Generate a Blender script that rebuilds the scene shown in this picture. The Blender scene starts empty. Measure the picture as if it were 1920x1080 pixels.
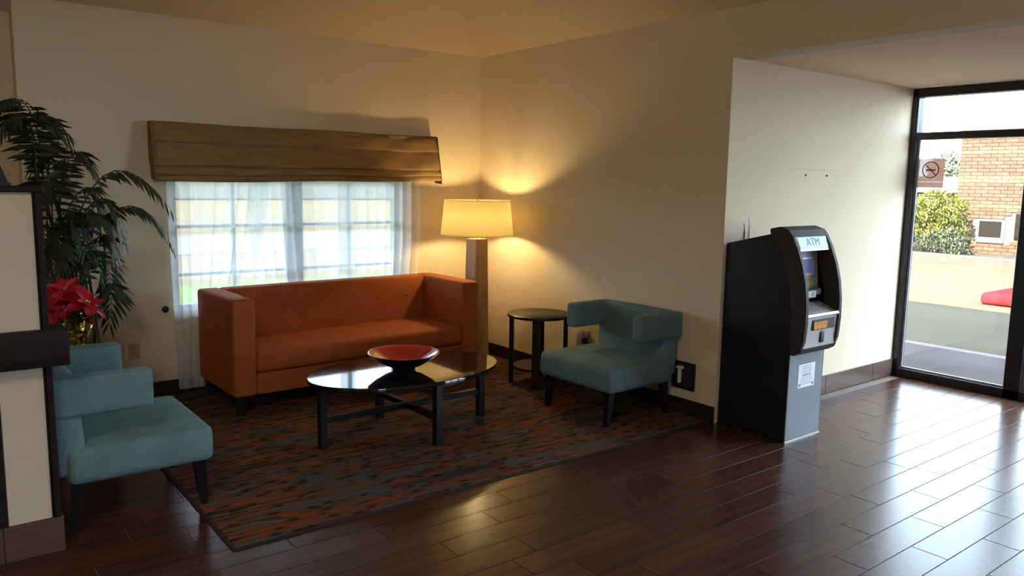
import bpy, bmesh, math, random
from mathutils import Vector, Matrix
random.seed(7)
S = bpy.context.scene
COL = S.collection
PI = math.pi
# ------------------------------------------------------------------ camera, world, sun, exposure
F, YAW, PITCH, ROLL, EYE = 1468.8, 0.6593, 0.1346, 0.0162, 1.65
cam_d = bpy.data.cameras.new('camera'); cam = bpy.data.objects.new('camera', cam_d); COL.objects.link(cam)
cam_d.sensor_width = 36; cam_d.lens = F / 1920 * 36; cam_d.clip_start = .05; cam_d.clip_end = 400
_f = Vector((math.sin(YAW)*math.cos(PITCH), math.cos(YAW)*math.cos(PITCH), -math.sin(PITCH)))
_r0 = Vector((math.cos(YAW), -math.sin(YAW), 0)); _u0 = _r0.cross(_f)
_r = math.cos(ROLL)*_r0 + math.sin(ROLL)*_u0; _u = -math.sin(ROLL)*_r0 + math.cos(ROLL)*_u0
_m = Matrix((_r, _u, -_f)).transposed().to_4x4(); _m.translation = (0, 0, EYE)
cam.matrix_world = _m
S.camera = cam
W = bpy.data.worlds.new('sky'); S.world = W; W.use_nodes = True
bg = W.node_tree.nodes['Background']; bg.inputs[0].default_value = (.68, .84, 1, 1); bg.inputs[1].default_value = 17.0
sd = bpy.data.lights.new('sun', 'SUN'); sd.energy = 85; sd.angle = .01; sd.color = (1, .84, .62)
sun = bpy.data.objects.new('sun', sd); COL.objects.link(sun)
sun.rotation_euler = Vector((-.83, -.10, .56)).to_track_quat('Z', 'Y').to_euler()

def area(name, loc, aim, sx, sy, power, color, portal=False):
    l = bpy.data.lights.new(name, 'AREA'); l.shape = 'RECTANGLE'; l.size = sx; l.size_y = sy; l.energy = power; l.color = color
    if portal: l.cycles.is_portal = True
    o = bpy.data.objects.new(name, l); COL.objects.link(o); o.location = loc
    o.rotation_euler = Vector(aim).to_track_quat('-Z', 'Z').to_euler(); return o
area('sky_portal_storefront', (6.99, 1.0, 1.25), (-1, 0, 0), 5.0, 2.6, 1, (1, 1, 1), True)
area('sky_portal_window', (2.55, 6.36, 1.25), (0, -1, 0), 2.2, 1.5, 1, (1, 1, 1), True)
area('sky_portal_rear', (-.5, -4.62, 1.7), (0, 1, 0), 1.2, .9, 1, (1, 1, 1), True)
area('added_warm_fill', (-1.2, .2, 3.9), (0, 0, -1), 1.2, 1.2, 90, (1, .79, .52))  # added warm fill for the interior, no known fixture behind it
vs = S.view_settings; vs.view_transform = 'Standard'; vs.look = 'None'; vs.gamma = 1; vs.exposure = .10; vs.use_curve_mapping = False
S.cycles.max_bounces = 10; S.cycles.diffuse_bounces = 6; S.cycles.glossy_bounces = 4; S.cycles.transparent_max_bounces = 24
S.cycles.transmission_bounces = 8; S.cycles.sample_clamp_indirect = 6; S.cycles.use_denoising = True
S.cycles.caustics_reflective = False; S.cycles.caustics_refractive = False

# ------------------------------------------------------------------ room numbers
XR, YW, ZC = 4.381, 6.18, 2.80          # right wall, window wall, top of the walls
YA, ZS, XS = 3.319, 2.485, 6.904        # entry side wall, entry soffit, storefront plane

# ------------------------------------------------------------------ materials
def nodes(name):
    m = bpy.data.materials.new(name); m.use_nodes = True
    nt = m.node_tree; return m, nt, nt.nodes['Principled BSDF'], nt.nodes['Material Output']
def N(nt, t, **kw):
    n = nt.nodes.new(t)
    for k, v in kw.items():
        if k.startswith('i_'): n.inputs[int(k[2:])].default_value = v
        else: setattr(n, k, v)
    return n
def mapped(nt, scale, coord='Object'):
    tc = N(nt, 'ShaderNodeTexCoord'); mp = N(nt, 'ShaderNodeMapping'); mp.inputs['Scale'].default_value = scale
    nt.links.new(tc.outputs[coord], mp.inputs['Vector']); return mp.outputs[0]
def ramp(nt, stops, interp='LINEAR'):
    r = N(nt, 'ShaderNodeValToRGB'); r.color_ramp.interpolation = interp
    while len(r.color_ramp.elements) < len(stops): r.color_ramp.elements.new(.5)
    for e, (p, c) in zip(r.color_ramp.elements, stops): e.position = p; e.color = (*c, 1)
    return r
def mat(name, col, rough=.5, metal=0, var=.12, scale=(6, 6, 6), bump=0, bscale=None, spec=.5, sheen=0, coat=0, detail=5):
    """plain surface with soft procedural mottling and optional fine relief"""
    m, nt, b, o = nodes(name)
    no = N(nt, 'ShaderNodeTexNoise'); no.inputs['Scale'].default_value = 1; no.inputs['Detail'].default_value = detail
    nt.links.new(mapped(nt, scale), no.inputs['Vector'])
    lo = tuple(c*(1-var) for c in col); hi = tuple(min(1, c*(1+var)) for c in col)
    r = ramp(nt, [(.3, lo), (.7, hi)]); nt.links.new(no.outputs[0], r.inputs[0]); nt.links.new(r.outputs[0], b.inputs['Base Color'])
    b.inputs['Roughness'].default_value = rough; b.inputs['Metallic'].default_value = metal
    b.inputs['Specular IOR Level'].default_value = spec
    if sheen: b.inputs['Sheen Weight'].default_value = sheen; b.inputs['Sheen Roughness'].default_value = .4; b.inputs['Sheen Tint'].default_value = (*hi, 1)
    if coat: b.inputs['Coat Weight'].default_value = coat; b.inputs['Coat Roughness'].default_value = .05
    if bump:
        n2 = N(nt, 'ShaderNodeTexNoise'); n2.inputs['Scale'].default_value = 1; n2.inputs['Detail'].default_value = 3
        nt.links.new(mapped(nt, bscale or tuple(s*20 for s in scale)), n2.inputs['Vector'])
        bp = N(nt, 'ShaderNodeBump'); bp.inputs['Strength'].default_value = bump; bp.inputs['Distance'].default_value = .01
        nt.links.new(n2.outputs[0], bp.inputs['Height']); nt.links.new(bp.outputs[0], b.inputs['Normal'])
    return m
M = {}
PAINT = (.71, .60, .44)
M['paint'] = mat('wall_paint', PAINT, .75, var=.03, scale=(1.5, 1.5, 1.5), bump=.05, bscale=(60, 60, 60), spec=.25)
M['ceil'] = mat('ceiling_paint', (.68, .57, .41), .85, var=.03, scale=(1, 1, 1), bump=.06, bscale=(70, 70, 70), spec=.2)
M['soffit'] = mat('soffit_bounce_tint', (.86, .71, .56), .85, var=.02, scale=(1, 1, 1), spec=.2)  # ceiling colour lightened to stand in for light bounced up from the ground
M['panel'] = mat('partition_panel_paint', (.56, .48, .375), .7, var=.04, scale=(2, 2, 2), spec=.25)
M['black_wood'] = mat('espresso_wood', (.010, .008, .008), .35, var=.3, scale=(3, 3, 40), spec=.25)
M['black_gloss'] = mat('polished_espresso_wood', (.010, .008, .008), .05, var=.2, scale=(3, 3, 40), spec=.45)
M['trim_wood'] = mat('matt_espresso_trim', (.012, .008, .007), .55, var=.3, scale=(3, 3, 40), spec=.2)
M['scuff'] = mat('scuffed_paint', (0.6000, 0.4850, 0.3450), .8, var=.1)
M['brown_wood'] = mat('dark_brown_wood', (.022, .013, .010), .45, var=.3, scale=(4, 4, 30), spec=.3)
M['bronze'] = mat('dark_bronze_metal', (.010, .010, .012), .35, .2, var=.15)
M['orange'] = mat('orange_velvet', (0.3400, 0.0880, 0.0260), .8, var=.10, scale=(7, 7, 7), bump=.08, bscale=(250, 250, 250), spec=.15, sheen=.35)
M['blue'] = mat('blue_velvet', (0.1200, 0.2000, 0.2220), .8, var=.12, scale=(9, 9, 9), bump=.08, bscale=(250, 250, 250), spec=.15, sheen=.4)
M['shade_cloth'] = mat('olive_brown_cloth', (0.2600, 0.1650, 0.0720), .85, var=.15, scale=(5, 5, 25), bump=.15, bscale=(90, 90, 300), spec=.1)
M['lamp_wood'] = mat('lamp_post_wood', (0.3400, 0.2000, 0.0850), .45, var=.18, scale=(20, 20, 2.5), spec=.35)
M['red'] = mat('red_lacquer', (0.5000, 0.0080, 0.0080), .18, var=.1, coat=.6)
M['bowl_out'] = mat('bowl_outside', (.012, .006, .006), .3, var=.2)
M['palm'] = mat('palm_leaf', (0.0400, 0.0580, 0.0300), .5, var=.45, scale=(6, 6, 6), spec=.12)
M['palm_stem'] = mat('palm_stem', (.05, .045, .022), .6, var=.3, scale=(4, 4, 30))
M['pot_black'] = mat('black_pot', (.012, .011, .012), .4, var=.2)
M['bract'] = mat('red_bract', (0.4200, 0.0040, 0.0180), .55, var=.25, scale=(20, 20, 20))
M['leaf'] = mat('green_leaf', (.018, .035, .014), .5, var=.3, scale=(12, 12, 12))
M['foil'] = mat('gold_foil', (.62, .45, .14), .22, 1, var=.3, scale=(18, 18, 18), bump=.9, bscale=(28, 28, 28))
M['outlet'] = mat('beige_plastic', (.50, .38, .24), .5, var=.05)
M['white_plastic'] = mat('white_plastic', (.75, .72, .66), .4, var=.04)
M['socket'] = mat('dark_slot', (.02, .018, .016), .6, var=.1)
M['atm_black'] = mat('atm_black_steel', (.008, .009, .011), .42, var=.15, bump=.02, bscale=(200, 200, 200), spec=.4)
M['atm_shell'] = mat('atm_charcoal_plastic', (.036, .030, .024), .55, var=.12, spec=.25)
M['atm_grey'] = mat('atm_slate_grey_steel', (0.2000, 0.2250, 0.2600), .45, var=.06, spec=.4)
M['silver'] = mat('silver_plastic', (0.5000, 0.5000, 0.5000), .3, .25, var=.06)
M['paper'] = mat('white_paper', (.80, .82, .84), .7, var=.03)
M['ink'] = mat('grey_ink', (.25, .28, .33), .7, var=.1)
M['sticker'] = mat('orange_yellow_sticker', (.75, .33, .03), .4, var=.45, scale=(25, 25, 25))
M['sticker_green'] = mat('pale_green_sticker', (.33, .45, .28), .4, var=.25, scale=(25, 25, 25))
M['amber'] = mat('amber_sticker', (.65, .25, .02), .35, var=.4, scale=(40, 40, 40))
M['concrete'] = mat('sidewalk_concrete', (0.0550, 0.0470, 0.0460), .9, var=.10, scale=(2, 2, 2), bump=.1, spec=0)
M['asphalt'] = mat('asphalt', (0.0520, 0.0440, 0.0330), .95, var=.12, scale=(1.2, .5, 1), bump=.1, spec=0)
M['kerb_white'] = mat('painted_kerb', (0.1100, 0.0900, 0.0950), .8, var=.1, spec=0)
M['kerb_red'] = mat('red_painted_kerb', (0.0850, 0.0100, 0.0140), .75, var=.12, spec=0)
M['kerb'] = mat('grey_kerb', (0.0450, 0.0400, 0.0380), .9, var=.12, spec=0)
M['soil'] = mat('planting_bed', (0.0420, 0.0357, 0.0336), .95, var=.2, scale=(4, 4, 4), spec=0)
M['mortar'] = mat('mortar', (0.0850, 0.0680, 0.0540), .95, var=.1, spec=0)
M['shrub_yellow'] = mat('yellow_green_foliage', (0.0924, 0.1050, 0.0126), .6, var=.5, scale=(3, 3, 3))
M['shrub_grey'] = mat('grey_green_foliage', (0.0403, 0.0538, 0.0286), .6, var=.4, scale=(3, 3, 3))
M['twig'] = mat('twig', (0.0378, 0.0252, 0.0147), .9, var=.2)
M['win_white'] = mat('white_window_surround', (0.0750, 0.0750, 0.0800), .7, var=.04)
M['dark_glass'] = mat('dark_window_glass', (.006, .005, .005), .6, var=.2, spec=.05)
M['lawn'] = mat('lawn', (0.0357, 0.0672, 0.0147), .95, var=.3, scale=(5, 5, 5), spec=0)
M['pale_paving'] = mat('pale_paving', (0.0600, 0.0580, 0.0550), .95, var=.08, spec=0)
M['dry_field'] = mat('dry_field', (0.0550, 0.0460, 0.0260), .95, var=.15, spec=0)
M['stucco'] = mat('pale_stucco', (0.0700, 0.0620, 0.0550), .9, var=.05)
M['teal_roof'] = mat('teal_roof', (0.0210, 0.0546, 0.0504), .7, var=.1)
M['roofing'] = mat('roofing', (.2, .18, .16), .9, var=.1)
M['sash'] = mat('window_sash', (.20, .22, .26), .5, var=.05)

def rnd_tone(m, amt):
    """vary the tone from piece to piece"""
    nt = m.node_tree; b = nt.nodes['Principled BSDF']; src = b.inputs['Base Color'].links[0].from_socket
    oi = N(nt, 'ShaderNodeObjectInfo'); mr = N(nt, 'ShaderNodeMapRange'); mr.inputs[3].default_value = 1-amt; mr.inputs[4].default_value = 1+amt
    nt.links.new(oi.outputs['Random'], mr.inputs[0]); mx = N(nt, 'ShaderNodeMix', data_type='RGBA', blend_type='MULTIPLY'); mx.inputs[0].default_value = 1
    nt.links.new(src, mx.inputs[6]); nt.links.new(mr.outputs[0], mx.inputs[7]); nt.links.new(mx.outputs[2], b.inputs['Base Color']); return m
M['plank'] = rnd_tone(mat('wood_look_plank', (0.0620, 0.0250, 0.0170), .24, var=.30, scale=(1.6, 22, 4), bump=.012, bscale=(6, 60, 10), spec=.18, detail=8), .22)
M['grout'] = mat('grout', (0.1700, 0.1250, 0.1000), .6, var=.1)
M['base_tile'] = rnd_tone(mat('baseboard_tile', (0.0850, 0.0480, 0.0360), .35, var=.2, scale=(3, 3, 30), detail=6), .10)
M['brick'] = rnd_tone(mat('red_brown_brick', (0.0530, 0.0355, 0.0270), .9, var=.15, scale=(8, 8, 8), spec=0), .16)
M['brick_light'] = rnd_tone(mat('tan_brick', (0.0750, 0.0550, 0.0360), .9, var=.12, scale=(8, 8, 8), spec=0), .10)

def glass(name, tint=(1, 1, 1), refl=.05):
    m, nt, b, o = nodes(name)
    t = N(nt, 'ShaderNodeBsdfTransparent'); t.inputs[0].default_value = (*tint, 1)
    g = N(nt, 'ShaderNodeBsdfGlossy'); g.inputs['Roughness'].default_value = .02
    mx = N(nt, 'ShaderNodeMixShader'); mx.inputs[0].default_value = refl
    nt.links.new(t.outputs[0], mx.inputs[1]); nt.links.new(g.outputs[0], mx.inputs[2]); nt.links.new(mx.outputs[0], o.inputs[0]); return m
M['glass'] = glass('clear_glass', (.94, .96, .96))
def sheer(name, col, alpha, transl):
    m, nt, b, o = nodes(name)
    tr = N(nt, 'ShaderNodeBsdfTransparent'); d = N(nt, 'ShaderNodeBsdfDiffuse'); d.inputs[0].default_value = (*col, 1)
    tl = N(nt, 'ShaderNodeBsdfTranslucent'); tl.inputs[0].default_value = (*col, 1)
    wv = N(nt, 'ShaderNodeTexNoise'); wv.inputs['Scale'].default_value = 1; nt.links.new(mapped(nt, (40, 40, 2)), wv.inputs['Vector'])
    mr = N(nt, 'ShaderNodeMapRange'); mr.inputs[3].default_value = alpha-.08; mr.inputs[4].default_value = alpha+.08; nt.links.new(wv.outputs[0], mr.inputs[0])
    m1 = N(nt, 'ShaderNodeMixShader'); m1.inputs[0].default_value = transl
    nt.links.new(d.outputs[0], m1.inputs[1]); nt.links.new(tl.outputs[0], m1.inputs[2])
    m2 = N(nt, 'ShaderNodeMixShader'); nt.links.new(mr.outputs[0], m2.inputs[0])
    nt.links.new(tr.outputs[0], m2.inputs[1]); nt.links.new(m1.outputs[0], m2.inputs[2]); nt.links.new(m2.outputs[0], o.inputs[0]); return m
M['sheer'] = sheer('white_sheer_voile', (.88, .92, .97), .58, .62)
M['lampshade'] = sheer('cream_lampshade_linen', (.99, .92, .66), 1.06, .85)
M['decal'] = sheer('brown_translucent_decal', (.36, .20, .15), .80, .5)
M['decal_line'] = sheer('decal_line', (.10, .06, .05), .75, .4)
def emit(name, col, st):
    m, nt, b, o = nodes(name)
    b.inputs['Base Color'].default_value = (*col, 1); b.inputs['Emission Color'].default_value = (*col, 1); b.inputs['Emission Strength'].default_value = st; return m
M['bulb'] = emit('lamp_bulb', (1, .71, .30), 400)
M['topper'] = emit('lit_sign_panel', (.45, .60, .64), .45)
M['topper_text'] = emit('lit_sign_lettering', (.05, .26, .28), .15)
M['screen'] = emit('screen_blue', (.035, .04, .16), .6)
def rug_material():
    m, nt, b, o = nodes('woven_streak_rug')
    tc = N(nt, 'ShaderNodeTexCoord'); L = nt.links.new
    def mp(s):
        k = N(nt, 'ShaderNodeMapping'); k.inputs['Scale'].default_value = s; L(tc.outputs['Object'], k.inputs['Vector']); return k.outputs[0]
    def no(s, d=3, dist=0):
        k = N(nt, 'ShaderNodeTexNoise'); k.inputs['Scale'].default_value = 1; k.inputs['Detail'].default_value = d; k.inputs['Distortion'].default_value = dist; L(mp(s), k.inputs['Vector']); return k
    a = no((.8, 7, 1), 2, .3)
    r1 = ramp(nt, [(.0, (.028, .032, .040)), (.34, (.085, .020, .014)), (.39, (.050, .057, .068)), (.44, (.066, .042, .021)), (.48, (.145, .036, .018)), (.52, (.040, .027, .016)), (.555, (.066, .068, .080)), (.585, (.062, .044, .024)), (.62, (.15, .046, .016)), (.65, (.046, .035, .025)), (.70, (.11, .022, .018))], 'CONSTANT')
    L(a.outputs[0], r1.inputs[0])
    v = N(nt, 'ShaderNodeTexVoronoi'); v.inputs['Scale'].default_value = 1; L(mp((9, 22, 1)), v.inputs['Vector'])
    r2 = ramp(nt, [(.0, (.18, .17, .18)), (.22, (.5, .48, .48)), (.34, (1.25, 1.2, 1.15)), (.6, (1.4, 1.35, 1.3))]); L(v.outputs['Distance'], r2.inputs[0])
    mx = N(nt, 'ShaderNodeMix', data_type='RGBA', blend_type='MULTIPLY'); mx.inputs[0].default_value = 1; L(r1.outputs[0], mx.inputs[6]); L(r2.outputs[0], mx.inputs[7])
    s = no((1.6, 42, 1), 2); r3 = ramp(nt, [(.63, (0, 0, 0)), (.67, (1, 1, 1))]); L(s.outputs[0], r3.inputs[0])
    mx2 = N(nt, 'ShaderNodeMix', data_type='RGBA'); L(r3.outputs[0], mx2.inputs[0]); L(mx.outputs[2], mx2.inputs[6]); mx2.inputs[7].default_value = (.20, .075, .025, 1)
    L(mx2.outputs[2], b.inputs['Base Color']); b.inputs['Roughness'].default_value = .95; b.inputs['Specular IOR Level'].default_value = .1
    p = no((160, 160, 1), 2); bp = N(nt, 'ShaderNodeBump'); bp.inputs['Strength'].default_value = .4; bp.inputs['Distance'].default_value = .004; L(p.outputs[0], bp.inputs['Height']); L(bp.outputs[0], b.inputs['Normal'])
    return m
M['rug'] = rug_material()
M['rug_edge'] = mat('rug_binding', (.012, .008, .008), .9, var=.2)

# ------------------------------------------------------------------ mesh helpers
def NB(): return bmesh.new()
def xf(vs_, T):
    for v in vs_: v.co = T @ v.co
def bx(bm, lo, hi, bev=0, seg=1, T=None):
    r = bmesh.ops.create_cube(bm, size=1); vs_ = r['verts']
    for v in vs_: v.co = Vector([lo[i] if v.co[i] < 0 else hi[i] for i in range(3)])
    if bev:
        ed = list({e for v in vs_ for e in v.link_edges})
        g = bmesh.ops.bevel(bm, geom=ed, offset=bev, segments=seg, affect='EDGES', profile=.5); vs_ = list({v for f in g['faces'] for v in f.verts} | {v for v in vs_ if v.is_valid})
    if T is not None: xf(vs_, T)
    return vs_
def prism(bm, poly, z0, z1, axis=2, T=None):
    """extrude a closed 2-D outline between z0 and z1 along an axis"""
    def P(a, b, c): return Vector((a, b, c)) if axis == 2 else Vector((c, a, b)) if axis == 0 else Vector((a, c, b))
    A = [bm.verts.new(P(a, b, z0)) for a, b in poly]; B = [bm.verts.new(P(a, b, z1)) for a, b in poly]; n = len(poly)
    fs = [bm.faces.new(A[::-1]), bm.faces.new(B)] + [bm.faces.new((A[i], A[(i+1) % n], B[(i+1) % n], B[i])) for i in range(n)]
    bmesh.ops.recalc_face_normals(bm, faces=fs)
    if T is not None: xf(A+B, T)
    return A+B
def taper(bm, c0, s0, c1, s1, rot=0):
    """square tapered post between two heights: centre, half sizes"""
    R = Matrix.Rotation(rot, 4, 'Z'); vs_ = []
    for c, s in ((c0, s0), (c1, s1)):
        for a, b in ((-1, -1), (1, -1), (1, 1), (-1, 1)): vs_.append(bm.verts.new(Vector(c) + R @ Vector((a*s[0], b*s[1], 0))))
    fs = [bm.faces.new(vs_[3::-1]), bm.faces.new(vs_[4:])] + [bm.faces.new((vs_[i], vs_[(i+1) % 4], vs_[4+(i+1) % 4], vs_[4+i])) for i in range(4)]
    bmesh.ops.recalc_face_normals(bm, faces=fs)
def lathe(bm, prof, n=40, c=(0, 0), closed=False, sx=1, sy=1, caps=True):
    rings = []
    for r, z in prof: rings.append([bm.verts.new((c[0]+sx*r*math.cos(2*PI*k/n), c[1]+sy*r*math.sin(2*PI*k/n), z)) for k in range(n)])
    pr = list(zip(rings, rings[1:])) + ([(rings[-1], rings[0])] if closed else [])
    fs = [bm.faces.new((a[k], a[(k+1) % n], b[(k+1) % n], b[k])) for a, b in pr for k in range(n)]
    if not closed and caps:
        if prof[0][0] > 0: fs.append(bm.faces.new(rings[0][::-1]))
        if prof[-1][0] > 0: fs.append(bm.faces.new(rings[-1]))
    bmesh.ops.recalc_face_normals(bm, faces=fs)
def tube(bm, pts, r, n=8):
    pts = [Vector(p) for p in pts]; rings = []
    for i, p in enumerate(pts):
        t = (pts[min(i+1, len(pts)-1)]-pts[max(i-1, 0)]).normalized(); s = t.cross(Vector((0, 0, 1)))
        s = s.normalized() if s.length > 1e-4 else Vector((1, 0, 0)); u = s.cross(t); rr = r[i] if isinstance(r, (list, tuple)) else r
        rings.append([bm.verts.new(p + rr*(s*math.cos(2*PI*k/n)+u*math.sin(2*PI*k/n))) for k in range(n)])
    fs = [bm.faces.new((a[k], a[(k+1) % n], b[(k+1) % n], b[k])) for a, b in zip(rings, rings[1:]) for k in range(n)]
    fs += [bm.faces.new(rings[0][::-1]), bm.faces.new(rings[-1])]; bmesh.ops.recalc_face_normals(bm, faces=fs)
def obj(name, bm, m, parent=None, smooth=False, label=None):
    me = bpy.data.meshes.new(name); bm.to_mesh(me); bm.free()
    if smooth:
        for p in me.polygons: p.use_smooth = True
        if smooth is not True: me.set_sharp_from_angle(angle=math.radians(smooth))
    me.materials.append(M[m]); return link(name, me, parent, label)
def link(name, me, parent=None, label=None):
    o = bpy.data.objects.new(name, me); COL.objects.link(o)
    if parent: o.parent = parent
    if label: o['label'] = label
    return o
def box(name, lo, hi, m, parent=None, bev=0, seg=1, label=None):
    bm = NB(); bx(bm, lo, hi, bev, seg); return obj(name, bm, m, parent, 40 if seg > 1 else False, label)
def tag(o, label, cat, group=None, kind=None):
    o['label'] = label; o['category'] = cat
    if group: o['group'] = group
    if kind: o['kind'] = kind
    return o
def thing(name, label, cat, loc=(0, 0, 0), rz=0, group=None, kind=None):
    o = bpy.data.objects.new(name, None); COL.objects.link(o); o.location = loc; o.rotation_euler = (0, 0, rz); return tag(o, label, cat, group, kind)
def copy_tree(o, parent=None):
    c = o.copy(); COL.objects.link(c); c.parent = parent
    for ch in list(o.children): copy_tree(ch, c)
    return c
def cushion(name, lo, hi, m, parent, r=.03, puff=0, label=None, T=None):
    """soft upholstered block: rounded edges, slightly swollen faces"""
    bm = NB(); c = (Vector(lo)+Vector(hi))/2; h = (Vector(hi)-Vector(lo))/2; r = min(r, *(h*.9))
    bx(bm, (-1, -1, -1), (1, 1, 1)); bmesh.ops.subdivide_edges(bm, edges=bm.edges[:], cuts=9, use_grid_fill=True)
    def pos(u, a):                                     # grid index -> position: three rows on the rounded edge, the rest on the face
        i = round((abs(u))*5); e = a-r
        return math.copysign((0, e*.35, e*.7, e, a-.35*r, a)[i], u)
    for v in bm.verts:
        d = Vector([pos(v.co[i], h[i]) for i in range(3)]); u = [d[i]/h[i] for i in range(3)]
        q = Vector([max(-h[i]+r, min(h[i]-r, d[i])) for i in range(3)]); e = d-q
        if e.length > 1e-6: d = q+e.normalized()*r
        for i in range(3):
            j, k = (i+1) % 3, (i+2) % 3
            if abs(u[i]) > .999: d[i] += puff*(1 if u[i] > 0 else -1)*(1-u[j]**2)*(1-u[k]**2)
        v.co = c+d
        if T is not None: v.co = T @ v.co
    return obj(name, bm, m, parent, True, label)
def text_mesh(name, body, size, m, parent, T, depth=.001):
    cu = bpy.data.curves.new(name, 'FONT'); cu.body = body; cu.size = size; cu.extrude = depth; cu.align_x = 'CENTER'; cu.align_y = 'CENTER'; cu.resolution_u = 3
    t = bpy.data.objects.new('tmp', cu); COL.objects.link(t); dg = bpy.context.evaluated_depsgraph_get()
    me = bpy.data.meshes.new_from_object(t.evaluated_get(dg)); bpy.data.objects.remove(t); bpy.data.curves.remove(cu)
    me.transform(T); me.materials.clear(); me.materials.append(M[m]); return link(name, me, parent)

# ------------------------------------------------------------------ the setting
def struct(o, label, cat): return tag(o, label, cat, kind='structure')
floor = struct(box('floor', (-5.2, -4.7, -.03), (XS+.10, 6.6, -.004), 'grout'), 'dark brown wood-look plank floor of the lobby', 'floor')
PW, PL, G = .164, .73, .0042
plank_cache = {}
def plank(x0, x1, y0, y1):
    k = (round(x1-x0, 3), round(y1-y0, 3))
    if k not in plank_cache:
        bm = NB(); L_, W_ = k[0]/2-G/2, k[1]/2-G/2; c = .0008
        vs_ = []
        for s, z in ((0, -.008), (0, -c), (c, 0)):
            vs_.append([bm.verts.new((a*(L_-s), b*(W_-s), z)) for a, b in ((-1, -1), (1, -1), (1, 1), (-1, 1))])
        for a, b in zip(vs_, vs_[1:]):
            for i in range(4): bm.faces.new((a[i], a[(i+1) % 4], b[(i+1) % 4], b[i]))
        bm.faces.new(vs_[2])
        me = bpy.data.meshes.new('plank'); bm.to_mesh(me); bm.free(); me.materials.append(M['plank']); plank_cache[k] = me
    o = link('plank', plank_cache[k], floor); o.location = ((x0+x1)/2, (y0+y1)/2, 0)
known = {-2: .3, -1: 3.6, 0: 3.965, 1: 4.33, 2: 3.94, 3: 3.558, 4: 3.945, 5: 4.62, 6: 4.416, 7: 4.20, 8: 2.885, 9: 3.30, 10: 2.20, 11: 2.406, 12: 2.75}
rest_planks = NB()
def clear_of(a, b, y0, y1):
    """cut a plank back where the rug field or a wall stands"""
    if y1 <= YA: return max(a, -5.0), min(b, XS-.06)
    if y0 < YA: return max(a, -5.0), min(b, XR+.02)
    return max(a, -5.0), min(b, 1.30 if y0 > 3.40 else XR)
for k in range(-35, 31):
    y0 = 1.254+PW*k; y1 = y0+PW
    if y1 > 6.3: break
    st = known.get(k, random.uniform(0, PL)); x = st-math.ceil((st+5.0)/PL)*PL
    while x < XS:
        a, b = clear_of(x, x+PL, y0, y1); x += PL
        if b-a < .03: continue
        if y0 > .75 and b > -.7 and not (y0 > 3.6 and b < .1): plank(a, b, y0, y1)
        else:
            c = .0008; q = [[rest_planks.verts.new((xx, yy, z)) for xx, yy in ((a+G/2+i, y0+G/2+i), (b-G/2-i, y0+G/2+i), (b-G/2-i, y1-G/2-i), (a+G/2+i, y1-G/2-i))] for i, z in ((0, -.008), (0, -c), (c, 0))]
            for u, v in zip(q, q[1:]):
                for i in range(4): rest_planks.faces.new((u[i], u[(i+1) % 4], v[(i+1) % 4], v[i]))
            rest_planks.faces.new(q[2])
rp = obj('planking', rest_planks, 'plank', floor); rp['kind'] = 'stuff'
# walls
def wall(name, boxes, label, m='paint'):
    bm = NB()
    for lo, hi in boxes: bx(bm, lo, hi)
    return struct(obj(name, bm, m), label, 'wall')
WX0, WX1, WZ0, WZ1 = 1.58, 3.54, .62, 1.98
wall_back = wall('wall_back', [((.64, YW, 0), (WX0, YW+.2, 3.1)), ((WX1, YW, 0), (XR+.3, YW+.2, 3.1)), ((WX0, YW, 0), (WX1, YW+.2, WZ0)), ((WX0, YW, WZ1), (WX1, YW+.2, 3.1)),
                     ((-5.2, YW+.18, 0), (.64, YW+.4, 3.1))], 'beige wall with the curtained window')
wall_right = wall('wall_right', [((XR, YA, 0), (XR+.2, YW+.2, 3.1))], 'beige wall behind the end table and the armchair by the cash machine')
wall_entry = wall('wall_entry', [((XR+.2, YA, 0), (XS+.12, YA+.2, ZS+.12))], 'bright beige side wall of the entry beside the glass')
wall_header = wall('wall_header', [((XR, -4.7, ZS), (XR+.2, YA+.001, 3.1))], 'beige wall band above the entry opening')
wall_left = wall('wall_left', [((-5.2, -4.7, 0), (-5.0, YW+.4, 4.2))], 'beige wall on the far left of the lobby')
wall_front = wall('wall_front', [((-5.2, -4.7, 0), (-1.1, -4.5, 4.2)), ((.1, -4.7, 0), (XS+.1, -4.5, 4.2)), ((-1.1, -4.7, 0), (.1, -4.5, 1.25)), ((-1.1, -4.7, 2.15), (.1, -4.5, 4.2))], 'beige wall behind the photographer with a wide window')
sl, dr = .45, 2.6; z1 = ZC+sl*dr; xa, ya = XR-dr, YW-dr
def ceiling_mesh():
    bm = NB(); e = .3; ze = ZC-sl*e; V = lambda *c: bm.verts.new(c)
    a, b, c, d = V(-5.2, YW+e, ze), V(XR+e, YW+e, ze), V(xa, ya, z1), V(-5.2, ya, z1)
    g, h, i = V(XR+e, -4.7, ze), V(xa, -4.7, z1), V(-5.2, -4.7, z1)
    for f in ((a, b, c, d), (b, g, h, c), (d, c, h, i)): bm.faces.new(f)
    ex = bmesh.ops.extrude_face_region(bm, geom=bm.faces[:]); 
    for v in [v for v in ex['geom'] if isinstance(v, bmesh.types.BMVert)]: v.co.z += .12
    bmesh.ops.recalc_face_normals(bm, faces=bm.faces[:]); return bm
ceiling = struct(obj('ceiling', ceiling_mesh(), 'ceil'), 'sloping beige vaulted ceiling of the lobby', 'ceiling')
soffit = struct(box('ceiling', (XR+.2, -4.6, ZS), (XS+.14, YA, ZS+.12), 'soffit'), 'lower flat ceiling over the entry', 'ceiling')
roof = struct(box('roof', (-5.6, -5.2, 3.98+.14), (4.9, 6.6, 4.3), 'roofing'), 'flat roof over the lobby', 'roof')
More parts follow.
